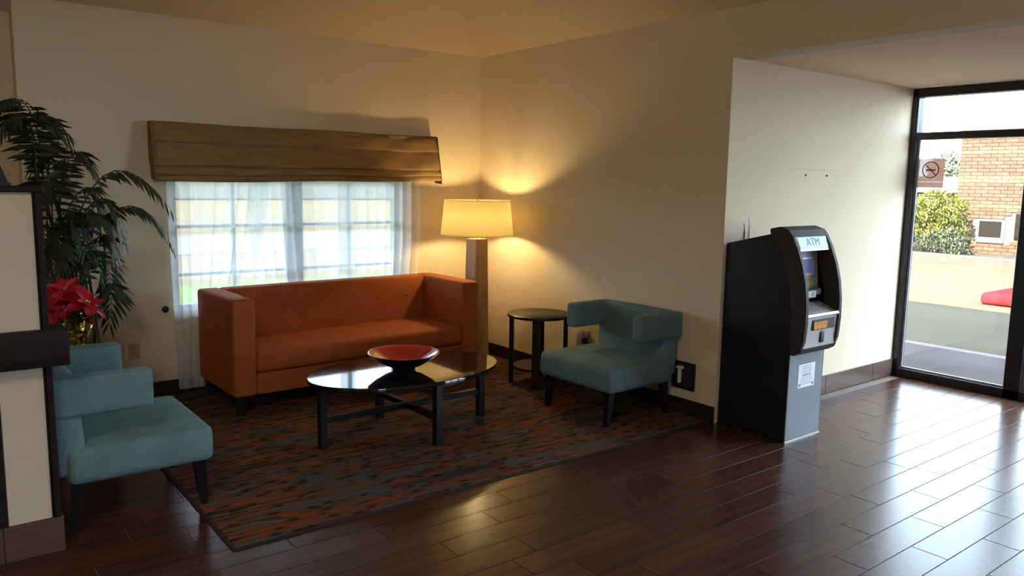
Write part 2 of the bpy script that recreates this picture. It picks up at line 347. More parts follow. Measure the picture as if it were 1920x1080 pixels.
eave = struct(box('roof', (4.5, -5.2, 2.75), (7.12, 6.6, 3.62), 'roofing'), 'flat roof edge over the entry', 'roof')
sky_blocker = struct(box('roof', (-1.0, YW+.2, 2.25), (6.4, 9.4, 2.45), 'roofing'), 'flat slab added outside the curtained window to cut skylight', 'roof')  # unseen slab, added to hold back skylight on the sheers
# baseboards
bb = struct(box('baseboard_back', (.64, YW-.012, 0), (XR, YW, .115), 'brown_wood', bev=.003), 'dark baseboard under the window', 'baseboard')
bb = struct(box('baseboard_right', (XR-.012, YA+.002, 0), (XR, YW, .115), 'brown_wood', bev=.003), 'dark baseboard behind the armchair', 'baseboard')
bt = struct(box('baseboard_entry', (XR+.03, YA-.006, 0), (XS-.05, YA, .150), 'grout'), 'brown tile baseboard along the bright entry wall', 'baseboard')
x = XR+.03
for w in (.62, .74, .74, .74):
    x2 = min(x+w, XS-.05); box('tile', (x+.0015, YA-.013, .002), (x2-.0015, YA-.004, .153), 'base_tile', bt, bev=.0015); x = x2
# wall fittings: scratches left by a removed notice
for hx in (5.31, 5.595): 
    bm = NB(); lathe(bm, [(0, .0), (.008, .0), (.006, .006), (0, .007)], 10); bm.transform(Matrix.Translation((hx, YA, 1.735)) @ Matrix.Rotation(PI/2, 4, 'X')); obj('wall_anchor', bm, 'socket', wall_entry, True)
box('tape_mark', (5.18, YA-.0012, 1.772), (5.74, YA, 1.780), 'scuff', wall_entry)
box('scuff', (XR-.0012, 4.42, 1.537), (XR, 5.0, 1.542), 'scuff', wall_right); box('scuff', (XR-.0012, 5.18, 1.475), (XR, 5.32, 1.481), 'scuff', wall_right)

# lobby window with muntins
win = thing('window_1', 'white-sashed lobby window behind the sheer curtains', 'window', kind='structure')
fy0, fy1 = YW+.09, YW+.15
for n, lo, hi in (('frame', (WX0, fy0, WZ0), (WX0+.05, fy1, WZ1)), ('frame', (WX1-.05, fy0, WZ0), (WX1, fy1, WZ1)), ('frame', (WX0, fy0, WZ0), (WX1, fy1, WZ0+.05)), ('frame', (WX0, fy0, WZ1-.05), (WX1, fy1, WZ1)), ('mullion', (2.49, fy0-.01, WZ0), (2.63, fy1, WZ1))):
    box(n, lo, hi, 'sash', win, bev=.004)
for x in (2.06, 3.06): box('muntin', (x-.012, fy0+.01, WZ0+.05), (x+.012, fy1-.01, WZ1-.05), 'sash', win)
for z in (.90, 1.27, 1.63):
    for a, b in ((WX0+.05, 2.49), (2.63, WX1-.05)): box('muntin', (a, fy0+.012, z-.012), (b, fy1-.012, z+.012), 'sash', win)
for a, b in ((WX0+.05, 2.06), (2.06, 2.49), (2.63, 3.06), (3.06, WX1-.05)):
    for z0, z2 in ((WZ0+.05, .90), (.90, 1.27), (1.27, 1.63), (1.63, WZ1-.05)): box('pane', (a, YW+.118, z0), (b, YW+.122, z2), 'glass', win)
box('window_sill', (WX0-.02, YW-.02, WZ0-.03), (WX1+.02, YW+.1, WZ0), 'paint', win)

# storefront
sf = thing('window_2', 'dark bronze framed storefront glass of the entry', 'window', kind='structure')
x0, x1 = XS-.05, XS+.06
MU = [(3.268, YA), (2.30, 2.42), (1.22, 1.30), (.10, .20), (-1.0, -.92), (-2.1, -2.02)]
for a, b in MU: box('mullion', (x0, a, 0), (x1, b, ZS), 'bronze', sf, bev=.004)
box('header', (x0, -2.02, 2.415), (x1, 3.268, ZS), 'bronze', sf, bev=.004)
box('sill', (x0, -2.02, 0), (x1, 3.268, .075), 'bronze', sf, bev=.004)
box('transom_bar', (x0, -2.02, 2.06), (x1, 3.268, 2.12), 'bronze', sf, bev=.004)
for (a, _), (_, d) in zip(MU, MU[1:]):
    box('pane', (XS, d, .075), (XS+.006, a, 2.06), 'glass', sf); box('pane', (XS, d, 2.12), (XS+.006, a, 2.415), 'glass', sf)
    box('glazing_stop', (x0+.035, a-.022, .075), (XS, a-.002, 2.06), 'sash', sf); box('glazing_stop', (x0+.035, d, .075), (XS, a-.022, .09), 'sash', sf)
wall('wall_storefront', [((XS-.05, -4.6, 0), (XS+.1, -2.1, ZS+.1))], 'beige wall at the far end of the entry')
box('door_pull', (XS-.13, 2.20, .75), (XS-.10, 2.235, 1.25), 'bronze', sf, bev=.006)

# ------------------------------------------------------------------ outside, entry side
def ground(name, lo, hi, m, label, cat, bev=0): return struct(box(name, lo, hi, m, bev=bev), label, cat)
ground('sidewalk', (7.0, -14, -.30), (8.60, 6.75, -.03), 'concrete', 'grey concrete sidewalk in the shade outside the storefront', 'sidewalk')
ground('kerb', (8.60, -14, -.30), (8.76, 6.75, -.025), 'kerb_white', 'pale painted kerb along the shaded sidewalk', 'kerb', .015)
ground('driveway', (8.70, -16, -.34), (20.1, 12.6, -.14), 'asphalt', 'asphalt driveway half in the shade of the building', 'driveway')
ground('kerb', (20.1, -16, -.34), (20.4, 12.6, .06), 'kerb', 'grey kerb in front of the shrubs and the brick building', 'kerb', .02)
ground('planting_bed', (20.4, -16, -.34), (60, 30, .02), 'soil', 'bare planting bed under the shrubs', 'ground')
bm = NB(); bx(bm, (13.3, -3.2, -.14), (14.5, 5.15, .05), .07, 3)
tag(obj('red_kerb_island', bm, 'kerb_red', None, 40), 'red painted kerb end of a parking island on the sunlit asphalt', 'kerb')
bb_ = thing('brick_building', 'tan brick building beyond the driveway with small dark windows', 'building', (22, 0, 0))
wl = box('wall', (.02, -9, 0), (9, 9.30, 3.10), 'mortar', bb_)
box('coping', (-.02, -9, 3.10), (9, 9.34, 3.18), 'brick_light', bb_)
WINS = [(8.08, 8.735, .30, .90), (6.9, 7.85, .42, 1.06)]
bc = {}
n_b = 0
def brick(y0, y1, z0, z1_, light):
    k = (round(y1-y0, 3), round(z1_-z0, 3), light)
    if k not in bc:
        b2 = NB(); bx(b2, (-.012, -k[0]/2+.005, -k[1]/2+.005), (.05, k[0]/2-.005, k[1]/2-.005)); me = bpy.data.meshes.new('brick'); b2.to_mesh(me); b2.free()
        me.materials.append(M['brick_light' if light else 'brick']); bc[k] = me
    o = link('brick', bc[k], wl); o.location = (0, (y0+y1)/2, (z0+z1_)/2)
BH, BL = 3.10/34, .30
rest = NB()
for r in range(34):
    z0 = r*BH; light = r in (13, 20, 21, 28, 33)
    y = 9.30+(BL/2 if r % 2 else 0)
    while y > -2:
        a, b = y-BL, min(y, 9.30)
        hit_ = any(b > w0 and a < w1 and z0+BH > h0 and z0 < h1 for w0, w1, h0, h1 in WINS)
        if not hit_ and b-a > .03:
            if a > 7.0 and n_b < 300: brick(a, b, z0, z0+BH, light); n_b += 1
            elif not light: bx(rest, (-.012, a+.005, z0+.005), (.05, b-.005, z0+BH-.005))
        y -= BL
ro = obj('brickwork', rest, 'brick', wl); ro['kind'] = 'stuff'
for w0, w1, h0, h1 in WINS:
    k = 1 if w1 > 8 else .2; wn = box('window', (-.03, w0, h0), (.05, w1, h1), 'win_white' if k == 1 else 'dark_glass', bb_); box('pane', (-.036, w0+.07*k, h0+.14*k), (-.02, w1-.06*k, h1-.05*k), 'dark_glass', wn)
def shrub(name, label, c, rx, ry, rz, n, m, leaf, group=None, seed=1):
    rg = random.Random(seed); root = thing(name, label, 'shrub', (c[0], c[1], 0), 0, group); bm = NB()
    lumps = [(Vector((rg.uniform(-.5, .5)*rx, rg.uniform(-.6, .6)*ry, c[2]+rg.uniform(-.5, .65)*rz)), rg.uniform(.35, .6)) for _ in range(14)]
    for _ in range(n):
        lc, lr = rg.choice(lumps); d = Vector((rg.gauss(0, 1), rg.gauss(0, 1), rg.gauss(0, 1))).normalized()
        p = lc+Vector((d.x*rx, d.y*ry, d.z*rz))*lr*rg.uniform(.75, 1.05)
        if p.z < .03: continue
        t = (d+Vector((rg.gauss(0, .6), rg.gauss(0, .6), rg.gauss(0, .6)))).normalized(); s = t.cross(Vector((rg.random(), rg.random(), 1))).normalized(); l = leaf*rg.uniform(.6, 1.3)
        bm.faces.new([bm.verts.new(q) for q in (p-t*l*.5, p+s*l*.22, p+t*l*.5, p-s*l*.22)])
    fo = obj('foliage', bm, m, root); fo['kind'] = 'stuff'
    for k in range(5):
        b2 = NB(); a = 2*PI*k/5; tube(b2, [(0, 0, 0), (.3*rx*math.cos(a), .3*ry*math.sin(a), c[2]*.6), (.6*rx*math.cos(a), .6*ry*math.sin(a), c[2])], [.03, .02, .01], 5); obj('stem', b2, 'twig', root)
    return root
shrub('shrub', 'large yellow-green shrub in front of the brick building', (21.1, 9.65, .80), .7, 1.0, .75, 9000, 'shrub_yellow', .10, seed=3)
shrub('shrub', 'grey-green shrub left of the yellow-green shrub by the window frame', (20.85, 10.25, .45), .45, .65, .55, 5000, 'shrub_grey', .09, seed=4)
shrub('shrub', 'low grey-green shrub sprawling at the foot of the brick wall', (20.85, 9.0, .28), .4, .65, .34, 3200, 'shrub_grey', .08, seed=5)
tr = thing('distant_tree', 'small hazy tree far beyond the left edge of the brick building', 'tree', (43.2, 18.7, 0))
bm = NB(); tube(bm, [(0, 0, 0), (.05, 0, 1.2), (0, .1, 2.2)], [.12, .09, .05], 7); obj('trunk', bm, 'twig', tr, True)
bm = NB(); rg = random.Random(9)
for _ in range(2500):
    d = Vector((rg.gauss(0, 1), rg.gauss(0, 1), rg.gauss(0, 1))).normalized(); p = Vector((0, 0, 2.67))+Vector((d.x*1.1, d.y*1.1, d.z*.9))*rg.uniform(.55, 1.05); t = Vector((rg.gauss(0, 1), rg.gauss(0, 1), rg.gauss(0, 1))).normalized(); s = t.cross(d+Vector((.1, .2, .3))).normalized()
    bm.faces.new([bm.verts.new(q) for q in (p-t*.1, p+s*.05, p+t*.1, p-s*.05)])
fo = obj('foliage', bm, 'shrub_grey', tr); fo['kind'] = 'stuff'
hs = thing('distant_house', 'distant low house with teal roof beside the brick building edge', 'house', (34, 15, 0))
box('wall', (0, -2.2, 0), (4, 3, 1.55), 'stucco', hs)
bm = NB(); prism(bm, [(-2.4, 1.5), (3.2, 1.5), (2.6, 2.15), (-1.8, 2.15)], -.3, 4.3, 0); obj('roof', bm, 'teal_roof', hs)
# outside, window side: ground seen through the sheers
ground('lawn', (-20, 6.42, -.30), (8.6, 13.2, -.10), 'lawn', 'green lawn strip outside the curtained window', 'lawn')
ground('parking', (-30, 13.2, -.34), (19.9, 18.5, -.12), 'asphalt', 'asphalt lane seen through the sheer curtains', 'road')
ground('pale_paving', (-40, 18.5, -.34), (20.1, 25, -.10), 'pale_paving', 'pale paving beyond the lane outside the curtained window', 'paving')
ground('road', (-50, 25, -.34), (20.1, 33, -.12), 'asphalt', 'grey road beyond the pale paving outside the window', 'road')
ground('dry_field', (-70, 33, -.34), (60, 110, -.10), 'dry_field', 'dry yellow field far outside the curtained window', 'field')
gb = thing('far_building', 'long pale building far across the field outside the window', 'building', (12, 62, 0))
box('wall', (-30, 0, 0), (30, 8, 4), 'stucco', gb); box('roof', (-30.5, -.5, 4), (30.5, 8.5, 4.4), 'roofing', gb)

# ------------------------------------------------------------------ rug
RZ = .006
rug = thing('area_rug', 'dark multicoloured rug of woven rust and slate streaks under the seating', 'rug', (1.05, 3.345, 0))
RW, RD = XR-.014-1.05, YW-.014-3.345
box('woven_field', (.022, .022, 0), (RW, RD, RZ), 'rug', rug, bev=.002)
box('edge_binding', (0, 0, 0), (.022, RD, RZ+.001), 'rug_edge', rug, bev=.003); box('edge_binding', (.022, 0, 0), (RW, .022, RZ+.001), 'rug_edge', rug, bev=.003)

# ------------------------------------------------------------------ sofa
L_, D_, H_, AW, BW, ZB = 2.075, .755, .815, .164, .16, .135
so = thing('sofa', 'orange velvet tuxedo sofa with tufted back under the window', 'sofa', (1.705, 5.285, RZ), .020)
bm = NB(); bx(bm, (AW, .015, ZB), (L_-AW, D_-.02, .29), .012, 2); obj('base', bm, 'orange', so, 40)
for a in (0, L_-AW): cushion('arm', (a, 0, ZB), (a+AW, D_, H_), 'orange', so, .024, .003)
cushion('backrest', (AW-.004, D_-BW, ZB+.1), (L_-AW+.004, D_, H_), 'orange', so, .024, .005)
cushion('seat_cushion', (AW+.002, .0, .292), (L_-AW-.002, D_-BW+.01, .445), 'orange', so, .028, .012)
for k in range(6):
    bm = NB(); lathe(bm, [(0, .004), (.010, .003), (.013, 0), (.013, -.006)], 12); bm.transform(Matrix.Translation((AW+.18+k*(L_-2*AW-.36)/5, D_-BW-.004, .655)) @ Matrix.Rotation(PI/2, 4, 'X')); obj('tuft_button', bm, 'orange', so, True)
for k in range(3):
    bm = NB(); lathe(bm, [(0, .004), (.010, .003), (.013, 0), (.013, -.006)], 12); bm.transform(Matrix.Translation((L_-AW-.004, .14+k*.17, .655)) @ Matrix.Rotation(-PI/2, 4, 'Y')); obj('tuft_button', bm, 'orange', so, True)
for a in (.06, L_-.06):
    for b in (.06, D_-.06): bm = NB(); taper(bm, (a, b, 0), (.022, .022), (a, b, ZB+.01), (.032, .032)); obj('leg', bm, 'black_wood', so)

# ------------------------------------------------------------------ coffee table and bowl
ct = thing('coffee_table', 'dark oval coffee table with crossed stretchers in front of the sofa', 'table', (2.539, 4.388, RZ), .02)
A_, B_, HT = .673, .425, .43-RZ
bm = NB(); lathe(bm, [(.985, HT-.026), (1, HT-.022), (1, HT-.004), (.994, HT)], 72, sx=A_, sy=B_); obj('tabletop', bm, 'black_gloss' if 'black_gloss' in M else 'black_wood', ct, 40)
bm = NB(); lathe(bm, [(.86, HT-.055), (.86, HT-.024)], 60, sx=A_, sy=B_); obj('apron', bm, 'black_wood', ct, 40)
for a, b in ((-.60, 0), (.60, 0), (0, -.365), (0, .365)):
    box('leg', (a-.024, b-.024, 0), (a+.024, b+.024, HT-.024), 'black_wood', ct, bev=.003)
box('stretcher', (-.58, -.016, .155), (.58, .016, .195), 'black_wood', ct, bev=.003); box('stretcher', (-.016, -.345, .1551), (.016, .345, .1951), 'black_wood', ct, bev=.003)
bo = thing('fruit_bowl', 'shallow red lacquer bowl with dark outside on the coffee table', 'bowl', (2.50, 4.36, .43))
bm = NB(); lathe(bm, [(0, .022), (.05, .024), (.12, .052), (.19, .092), (.226, .118), (.232, .118), (.2325, .114)], 56, caps=False); obj('bowl_inside', bm, 'red', bo, True)
bm = NB(); lathe(bm, [(.2322, .115), (.195, .082), (.125, .038), (.075, .018), (.072, 0), (0, 0)], 56, caps=False); obj('bowl_outside', bm, 'bowl_out', bo, True)

# ------------------------------------------------------------------ armchairs
def make_chair(label):
    """front along +x, seat 0.72 wide"""
    c = thing('armchair', label, 'armchair', (0, 0, 0), 0, 'pair of blue armchairs facing each other')
    hw = .37
    cushion('seat', (.05, -hw, .235), (.70, hw, .412), 'blue', c, .038, .010)
    T = Matrix.Translation((.06, 0, .36)) @ Matrix.Rotation(-.06, 4, 'Y')
    cushion('backrest', (-.055, -hw+.02, -.08), (.075, hw-.02, .385), 'blue', c, .025, .006, T=T)
    for s in (-1, 1):
        lo, hi = sorted((s*(hw-.075), s*(hw+.015)))
        cushion('arm', (.0, lo, .565), (.425, hi, .745), 'blue', c, .018, .003)
    for a, b, lean in ((.635, -.31, .02), (.635, .31, .02), (.10, -.31, -.03), (.10, .31, -.03)):
        bm = NB(); taper(bm, (a+lean, b, 0), (.016, .016), (a, b, .245), (.028, .028)); obj('leg', bm, 'black_wood', c)
    return c
ch1 = make_chair('teal blue velvet armchair beside the partition pillar at the left'); ch1.location = (.450, 4.265, 0)
ch1.location.z = RZ
ch2 = copy_tree(ch1); ch2.location = (4.345, 3.995, RZ); ch2.rotation_euler.z = PI
ch2['label'] = 'teal blue velvet armchair against the wall next to the cash machine'

# ------------------------------------------------------------------ round end tables
def make_end_table(label):
    t = thing('end_table', label, 'table', (0, 0, 0), 0, 'round black end tables')
    bm = NB(); lathe(bm, [(.245, .558), (.258, .562), (.258, .580), (.252, .585)], 48); obj('tabletop', bm, 'black_wood', t, 40)
    for k in range(4):
        a = PI/4+k*PI/2; bm = NB(); bx(bm, (.205, -.028, 0), (.240, .028, .56), .003, T=Matrix.Rotation(a, 4, 'Z')); obj('leg', bm, 'black_wood', t)
    bm = NB(); lathe(bm, [(.21, .135), (.21, .155)], 40); obj('lower_shelf', bm, 'black_wood', t, 40); return t
et = make_end_table('round black end table between the floor lamp and the armchair'); et.location = (4.05, 4.86, RZ)
et2 = copy_tree(et); et2.location = (.765, 5.33, 0); et2['label'] = 'round black end table under the poinsettia in the left corner'

# ------------------------------------------------------------------ floor lamp
lp = thing('floor_lamp', 'floor lamp with tapered wooden post and lit cream drum shade', 'lamp', (3.965, 5.63, RZ))
PR = math.radians(4)
box('base', (-.15, -.15, 0), (.15, .15, .03), 'lamp_wood', lp, bev=.006)
bm = NB(); taper(bm, (0, 0, .03), (.082, .082), (0, 0, 1.145), (.066, .066), PR); obj('post', bm, 'lamp_wood', lp)
bm = NB(); tube(bm, [(0, 0, 1.14), (0, 0, 1.30)], .008); obj('socket_stem', bm, 'lamp_wood', lp)
bm = NB(); lathe(bm, [(.318, 1.185), (.287, 1.478)], 56); [bm.faces.remove(f) for f in bm.faces[:] if len(f.verts) > 4]; o = obj('shade', bm, 'lampshade', lp, True)
sm = o.modifiers.new('thickness', 'SOLIDIFY'); sm.thickness = .002
for r, z in ((.3185, 1.185), (.2875, 1.476)):
    bm = NB(); lathe(bm, [(r-.002, z-.004), (r+.002, z-.004), (r+.002, z+.006), (r-.002, z+.006)], 56, closed=True); obj('shade_trim', bm, 'lampshade', lp)
bm = NB()
for k in range(3): a = 2*PI*k/3; tube(bm, [(0, 0, 1.46), (.285*math.cos(a), .285*math.sin(a), 1.472)], .003, 6)
tube(bm, [(0, 0, 1.30), (0, 0, 1.49)], .003, 6); obj('spider', bm, 'bronze', lp)
bm = NB(); lathe(bm, [(0, 1.265), (.018, 1.275), (.034, 1.32), (.034, 1.345), (.02, 1.375), (0, 1.38)], 20); obj('bulb', bm, 'bulb', lp, True)

# ------------------------------------------------------------------ roman shade and sheers
rs = thing('roman_shade', 'olive brown fabric roman shade folded up over the window', 'window shade', (1.43, YW-.012, 0))
SWD = 2.40
def shade_layer(name, prof, x0, x1, seed):
    """cloth band: profile (depth from wall, z) swept along the window with small waves, thickness from solidify"""
    rg = random.Random(seed); bm = NB(); nx = 60; rows = []; ph = rg.uniform(0, 6)
    for j, (d, z) in enumerate(prof):
        rows.append([bm.verts.new((x0+(x1-x0)*i/nx, -d-.006*math.sin(i*.55+ph+j)*(j > 0)*(.3+1.2*i/nx), z+.004*math.sin(i*.21+ph)*(j > 0)+.036*(i/nx)*min(1, max(0, (1.95-z)/.33)))) for i in range(nx+1)])
    for a, b in zip(rows, rows[1:]):
        for i in range(nx): bm.faces.new((a[i], a[i+1], b[i+1], b[i]))
    o = obj(name, bm, 'shade_cloth', rs, True); s = o.modifiers.new('cloth', 'SOLIDIFY'); s.thickness = .004; return o
box('headboard', (.01, -.09, 2.00), (SWD-.01, -.002, 2.03), 'shade_cloth', rs)
shade_layer('fold', [(.0, 2.038), (.085, 2.036), (.095, 1.99), (.120, 1.915), (.118, 1.897), (.098, 1.893)], 0, SWD, 1)
shade_layer('fold', [(.095, 1.915), (.108, 1.89), (.130, 1.80), (.158, 1.738), (.155, 1.722), (.128, 1.718)], .0, SWD+.005, 2)
shade_layer('fold', [(.128, 1.735), (.140, 1.715), (.170, 1.672), (.166, 1.660), (.140, 1.656)], .0, SWD+.008, 3)
shade_layer('fold', [(.140, 1.675), (.150, 1.655), (.178, 1.622), (.168, 1.612), (.10, 1.615)], .0, SWD+.01, 4)
for sx in (0, SWD):
    bm = NB(); prism(bm, [(0, 2.034), (-.10, 2.034), (-.125, 1.90), (-.16, 1.74), (-.178, 1.62), (-.06, 1.63), (0, 1.80)], sx-.003, sx+.003, 0); obj('side_return', bm, 'shade_cloth', rs)
def curtain(label, x0, x1, z0, folds, amp, y, lean0=0, lean1=0, seed=0, gather=0, zt=1.93, bow=0):
    """sheer panel: folds hang from the rail, edges may sweep sideways towards the hem"""
    rg = random.Random(seed); bm = NB(); nx, nz = folds*8, 22; ph = [rg.uniform(-.8, .8) for _ in range(folds+2)]; am = [rg.uniform(.5, 1.3) for _ in range(folds+2)]; rows = []
    for j in range(nz+1):
        t = j/nz; z = zt+(z0-zt)*t; row = []
        for i in range(nx+1):
            u = i/nx; k = u*folds; q = int(min(k, folds-1)); s = math.sin(2*PI*k+ph[q]*(1-t))
            x = x0+(x1-x0)*u; x += (lean0*(1-u)+lean1*u)*t**1.6
            if bow: x -= bow*u*max(0, (t-.45)/.55)**2
            x += .010*am[q]*math.cos(2*PI*k)*(1+t)
            row.append(bm.verts.new((x, y+amp*am[q]*s*(.6+.4*t), z)))
        rows.append(row)
    for a, b in zip(rows, rows[1:]):
        for i in range(nx): bm.faces.new((a[i], a[i+1], b[i+1], b[i]))
    return tag(obj('sheer_curtain', bm, 'sheer', None, True), label, 'curtain', 'white sheers over the lobby window')
YCU = YW-.066
curtain('white sheer curtain panel hanging to the floor left of the sofa', 1.50, 2.32, .05, 9, .020, YCU, .06, -.42, 1)
curtain('white sheer curtain panel in the middle of the window', 2.10, 3.02, .30, 10, .020, YCU+.030, .10, .02, 2)
curtain('white sheer curtain panel with curved outer edge at the lamp side', 2.86, 3.66, .30, 9, .020, YCU, .02, -.02, 3, bow=.14)
bm = NB(); lathe(bm, [(0, .05), (.022, .046), (.026, .036), (.012, .026), (.010, 0)], 16); bm.transform(Matrix.Translation((1.492, YW, .665)) @ Matrix.Rotation(PI/2, 4, 'X'))
tag(obj('curtain_holdback', bm, 'pot_black', None, True), 'small dark curtain holdback knob on the wall beside the sheers', 'holdback')

# ------------------------------------------------------------------ outlets and wall box
def outlet(label, T, plug=False):
    o = thing('wall_outlet', label, 'outlet', group='beige wall outlets'); o.matrix_world = T
    box('plate', (-.038, -.006, -.060), (.038, 0, .060), 'outlet', o, bev=.004)
    for z in (-.024, .024):
        f = box('receptacle', (-.017, -.009, z-.015), (.017, -.005, z+.015), 'white_plastic' if plug else 'outlet', o, bev=.002)
        for x in (-.006, .006): box('slot', (x-.0015, -.0095, z-.006), (x+.0015, -.0085, z+.006), 'socket', f)
    if plug: box('adapter', (-.022, -.035, -.05), (.022, -.006, -.008), 'socket', o, bev=.004)
outlet('beige wall outlet below the window left of the sofa', Matrix.Translation((1.27, YW, .365)))
outlet('wall outlet with dark adapter behind the armchair by the end table', Matrix.Translation((XR, 4.64, .39)) @ Matrix.Rotation(-PI/2, 4, 'Z'), True)
wb = thing('wall_box', 'black recessed wall box with a white plug behind the right armchair', 'wall box', (XR, 3.60, .285))
box('box_frame', (-.014, -.10, -.10), (0, .10, .10), 'pot_black', wb, bev=.003); box('inner_panel', (-.016, -.085, -.085), (-.012, .085, .085), 'socket', wb)
bm = NB(); bx(bm, (-.040, .015, -.055), (-.014, .035, .06), .004); bx(bm, (-.045, -.005, .05), (-.014, .045, .07), .004); obj('plug', bm, 'white_plastic', wb)

# ------------------------------------------------------------------ cash machine
at = thing('cash_machine', 'black freestanding cash machine with curved head in the entry corner', 'atm', (4.405, 2.785, 0))
AWD = .40
bm = NB(); prism(bm, [(0, 0), (-.004, .60), (.005, 1.0), (.07, 1.25), (.185, 1.345), (.525, 1.262), (.525, 0)], 0, .006, 0); obj('side_panel', bm, 'atm_black', at)
bm = NB(); prism(bm, [(0, 0), (-.004, .60), (.005, 1.0), (.07, 1.25), (.185, 1.345), (.525, 1.262), (.525, 0)], AWD-.006, AWD, 0); obj('side_panel', bm, 'atm_black', at)
bm = NB(); prism(bm, [(.006, .02), (.006, .60), (.12, 1.0), (.19, 1.336), (.52, 1.256), (.52, .02)], .006, AWD-.006, 0); obj('cabinet', bm, 'atm_black', at)
box('front_door', (.004, -.004, .012), (AWD-.004, .008, .60), 'atm_grey', at, bev=.003)
box('kick_trim', (.0, -.008, 0), (AWD, .004, .012), 'silver', at)
# curved head: two side cheeks, top cap, bottom lip
front = [(-.03, .585), (-.070, .61), (-.095, .68), (-.103, .80), (-.100, .93), (-.084, 1.05), (-.055, 1.16), (-.012, 1.27), (.03, 1.345), (.055, 1.375)]
backp = [(.19, 1.375), (.185, 1.345), (.12, 1.27), (.055, 1.14), (.020, 1.0), (.0, .85), (-.002, .585)]
for lo, hi in ((-.006, .022), (AWD-.022, AWD+.006)):
    bm = NB(); prism(bm, front+backp, lo, hi, 0); obj('head_cheek', bm, 'atm_shell', at, 30)
bm = NB(); prism(bm, [(.020, 1.335), (.055, 1.376), (.12, 1.395), (.19, 1.38), (.188, 1.345), (.06, 1.345)], .0, AWD, 0); obj('head_cap', bm, 'atm_shell', at)
bm = NB(); prism(bm, [(-.03, .583), (-.072, .608), (-.085, .632), (-.075, .634), (-.06, .62), (-.002, .60)], .0, AWD, 0); obj('head_lip', bm, 'atm_shell', at)
def slab(name, y0, z0, y1, z1_, xa_, xb_, m, th=.012, par=at, off=0, bev=0):
    """flat plate across the head between two profile points, facing the customer"""
    d = Vector((0, y1-y0, z1_-z0)); n = Vector((0, -d.z, d.y)).normalized(); bm = NB(); u = d.normalized(); a = Vector((0, y0, z0))+n*off
    vs_ = [bm.verts.new(a+Vector((x, 0, 0))+k*d+n*t) for t in (-th, 0) for k in (0, 1) for x in (xa_, xb_)]
    for f in ((0, 1, 3, 2), (4, 6, 7, 5), (0, 4, 5, 1), (2, 3, 7, 6), (0, 2, 6, 4), (1, 5, 7, 3)): bm.faces.new([vs_[i] for i in f])
    bmesh.ops.recalc_face_normals(bm, faces=bm.faces[:])
    return obj(name, bm, m, par)
I0, I1 = .022, AWD-.022
sg = slab('sign_panel', -.008, 1.245, .030, 1.340, I0, I1, 'silver')
slab('sign_light', -.004, 1.262, .026, 1.330, I0+.02, I1-.02, 'topper', .004, sg, .003)
d = Vector((0, .030, .068)).normalized(); nrm = Vector((0, -d.z, d.y)); Tm = Matrix((Vector((1, 0, 0)), d, Vector((0, -d.z, d.y)))).transposed().to_4x4(); Tm.translation = Vector(((I0+I1)/2, .011, 1.296))+nrm*.0035
text_mesh('sign_lettering', 'ATM', .075, 'topper_text', sg, Tm)
slab('fascia', .060, .985, .085, 1.245, I0, I1, 'silver')
slab('speaker_strip', .080, 1.19, .085, 1.235, I0+.03, I1-.05, 'atm_grey', .003, at, .003)
scr = slab('screen_bezel', .063, 1.075, .080, 1.19, I0+.03, I1-.06, 'silver', .01, at, .008)
slab('screen', .066, 1.087, .078, 1.18, I0+.05, I1-.08, 'screen', .002, scr, .010)
slab('network_sticker', .058, 1.01, .064, 1.068, I0+.07, I1-.10, 'sticker', .002, at, .004)
slab('green_sticker', .058, 1.005, .064, 1.06, I1-.095, I1-.015, 'sticker_green', .002, at, .004)
box('card_reader', (.05, .0, .945), (.135, .07, .995), 'silver', at, bev=.006); box('receipt_slot', (.16, -.005, .935), (.26, .07, .985), 'silver', at, bev=.006)
box('audio_jack_plate', (.285, .01, .95), (.34, .07, .99), 'atm_grey', at, bev=.004); box('card_slot', (.075, -.002, .965), (.115, .002, .971), 'socket', at)
slab('receipt_label', -.0062, .95, -.0058, .972, .20, .235, 'ink', .001, at, .0)
kp = slab('keypad_shelf', -.090, .845, .05, .90, I0, I1, 'silver', .02)
slab('keypad', -.06, .8584, .01, .885, I0+.06, I1-.09, 'atm_grey', .002, kp, .003)
for r in range(4):
    for k in range(4):
        t0 = r/4; y0 = -.058+.068*t0; z0 = .8592+.0259*t0; xk = I0+.065+k*.044
        slab('key', y0, z0, y0+.012, z0+.0046, xk, xk+.034, 'silver', .002, kp, .007)
lf = slab('lower_fascia', -.078, .625, -.092, .845, I0, I1, 'silver', .02)
box('dispenser_recess', (.09, -.096, .745), (AWD-.055, -.07, .815), 'socket', lf, bev=.004)
slab('amber_sticker', -.0965, .752, -.0975, .80, .10, .25, 'amber', .002, lf, .002)
bm = NB(); bx(bm, (.195, -.092, .655), (.245, -.07, .735), .012, 3); obj('lock_recess', bm, 'socket', lf, 40)
bm = NB(); prism(bm, [(-.096, .828), (-.104, .838), (-.098, .852), (-.08, .85), (-.085, .828)], I0, I1, 0); obj('shelf_edge', bm, 'silver', at)
pp = thing('paper_notice', 'white printed notice taped on the grey cash machine door', 'notice', (4.505+.105, 2.785-.0045, .425))
box('sheet', (-.095, -.0012, -.078), (.095, 0, .078), 'paper', pp)
rg = random.Random(4)
for k in range(9):
    z = .062-k*.0145; w = rg.uniform(.045, .075)
    if k == 4: box('text_line', (-.05, -.0018, z-.004), (.05, -.001, z+.004), 'ink', pp)
    else: box('text_line', (-w, -.0018, z-.002), (w, -.001, z+.002), 'ink', pp)
for s in (-1, 1): box('printed_mark', (s*.075-.010, -.0018, -.070), (s*.075+.010, -.001, -.050), 'ink', pp)
ant = thing('antenna_cable', 'thin antenna wires sticking up behind the cash machine', 'antenna', (4.60, 3.312, 1.29))
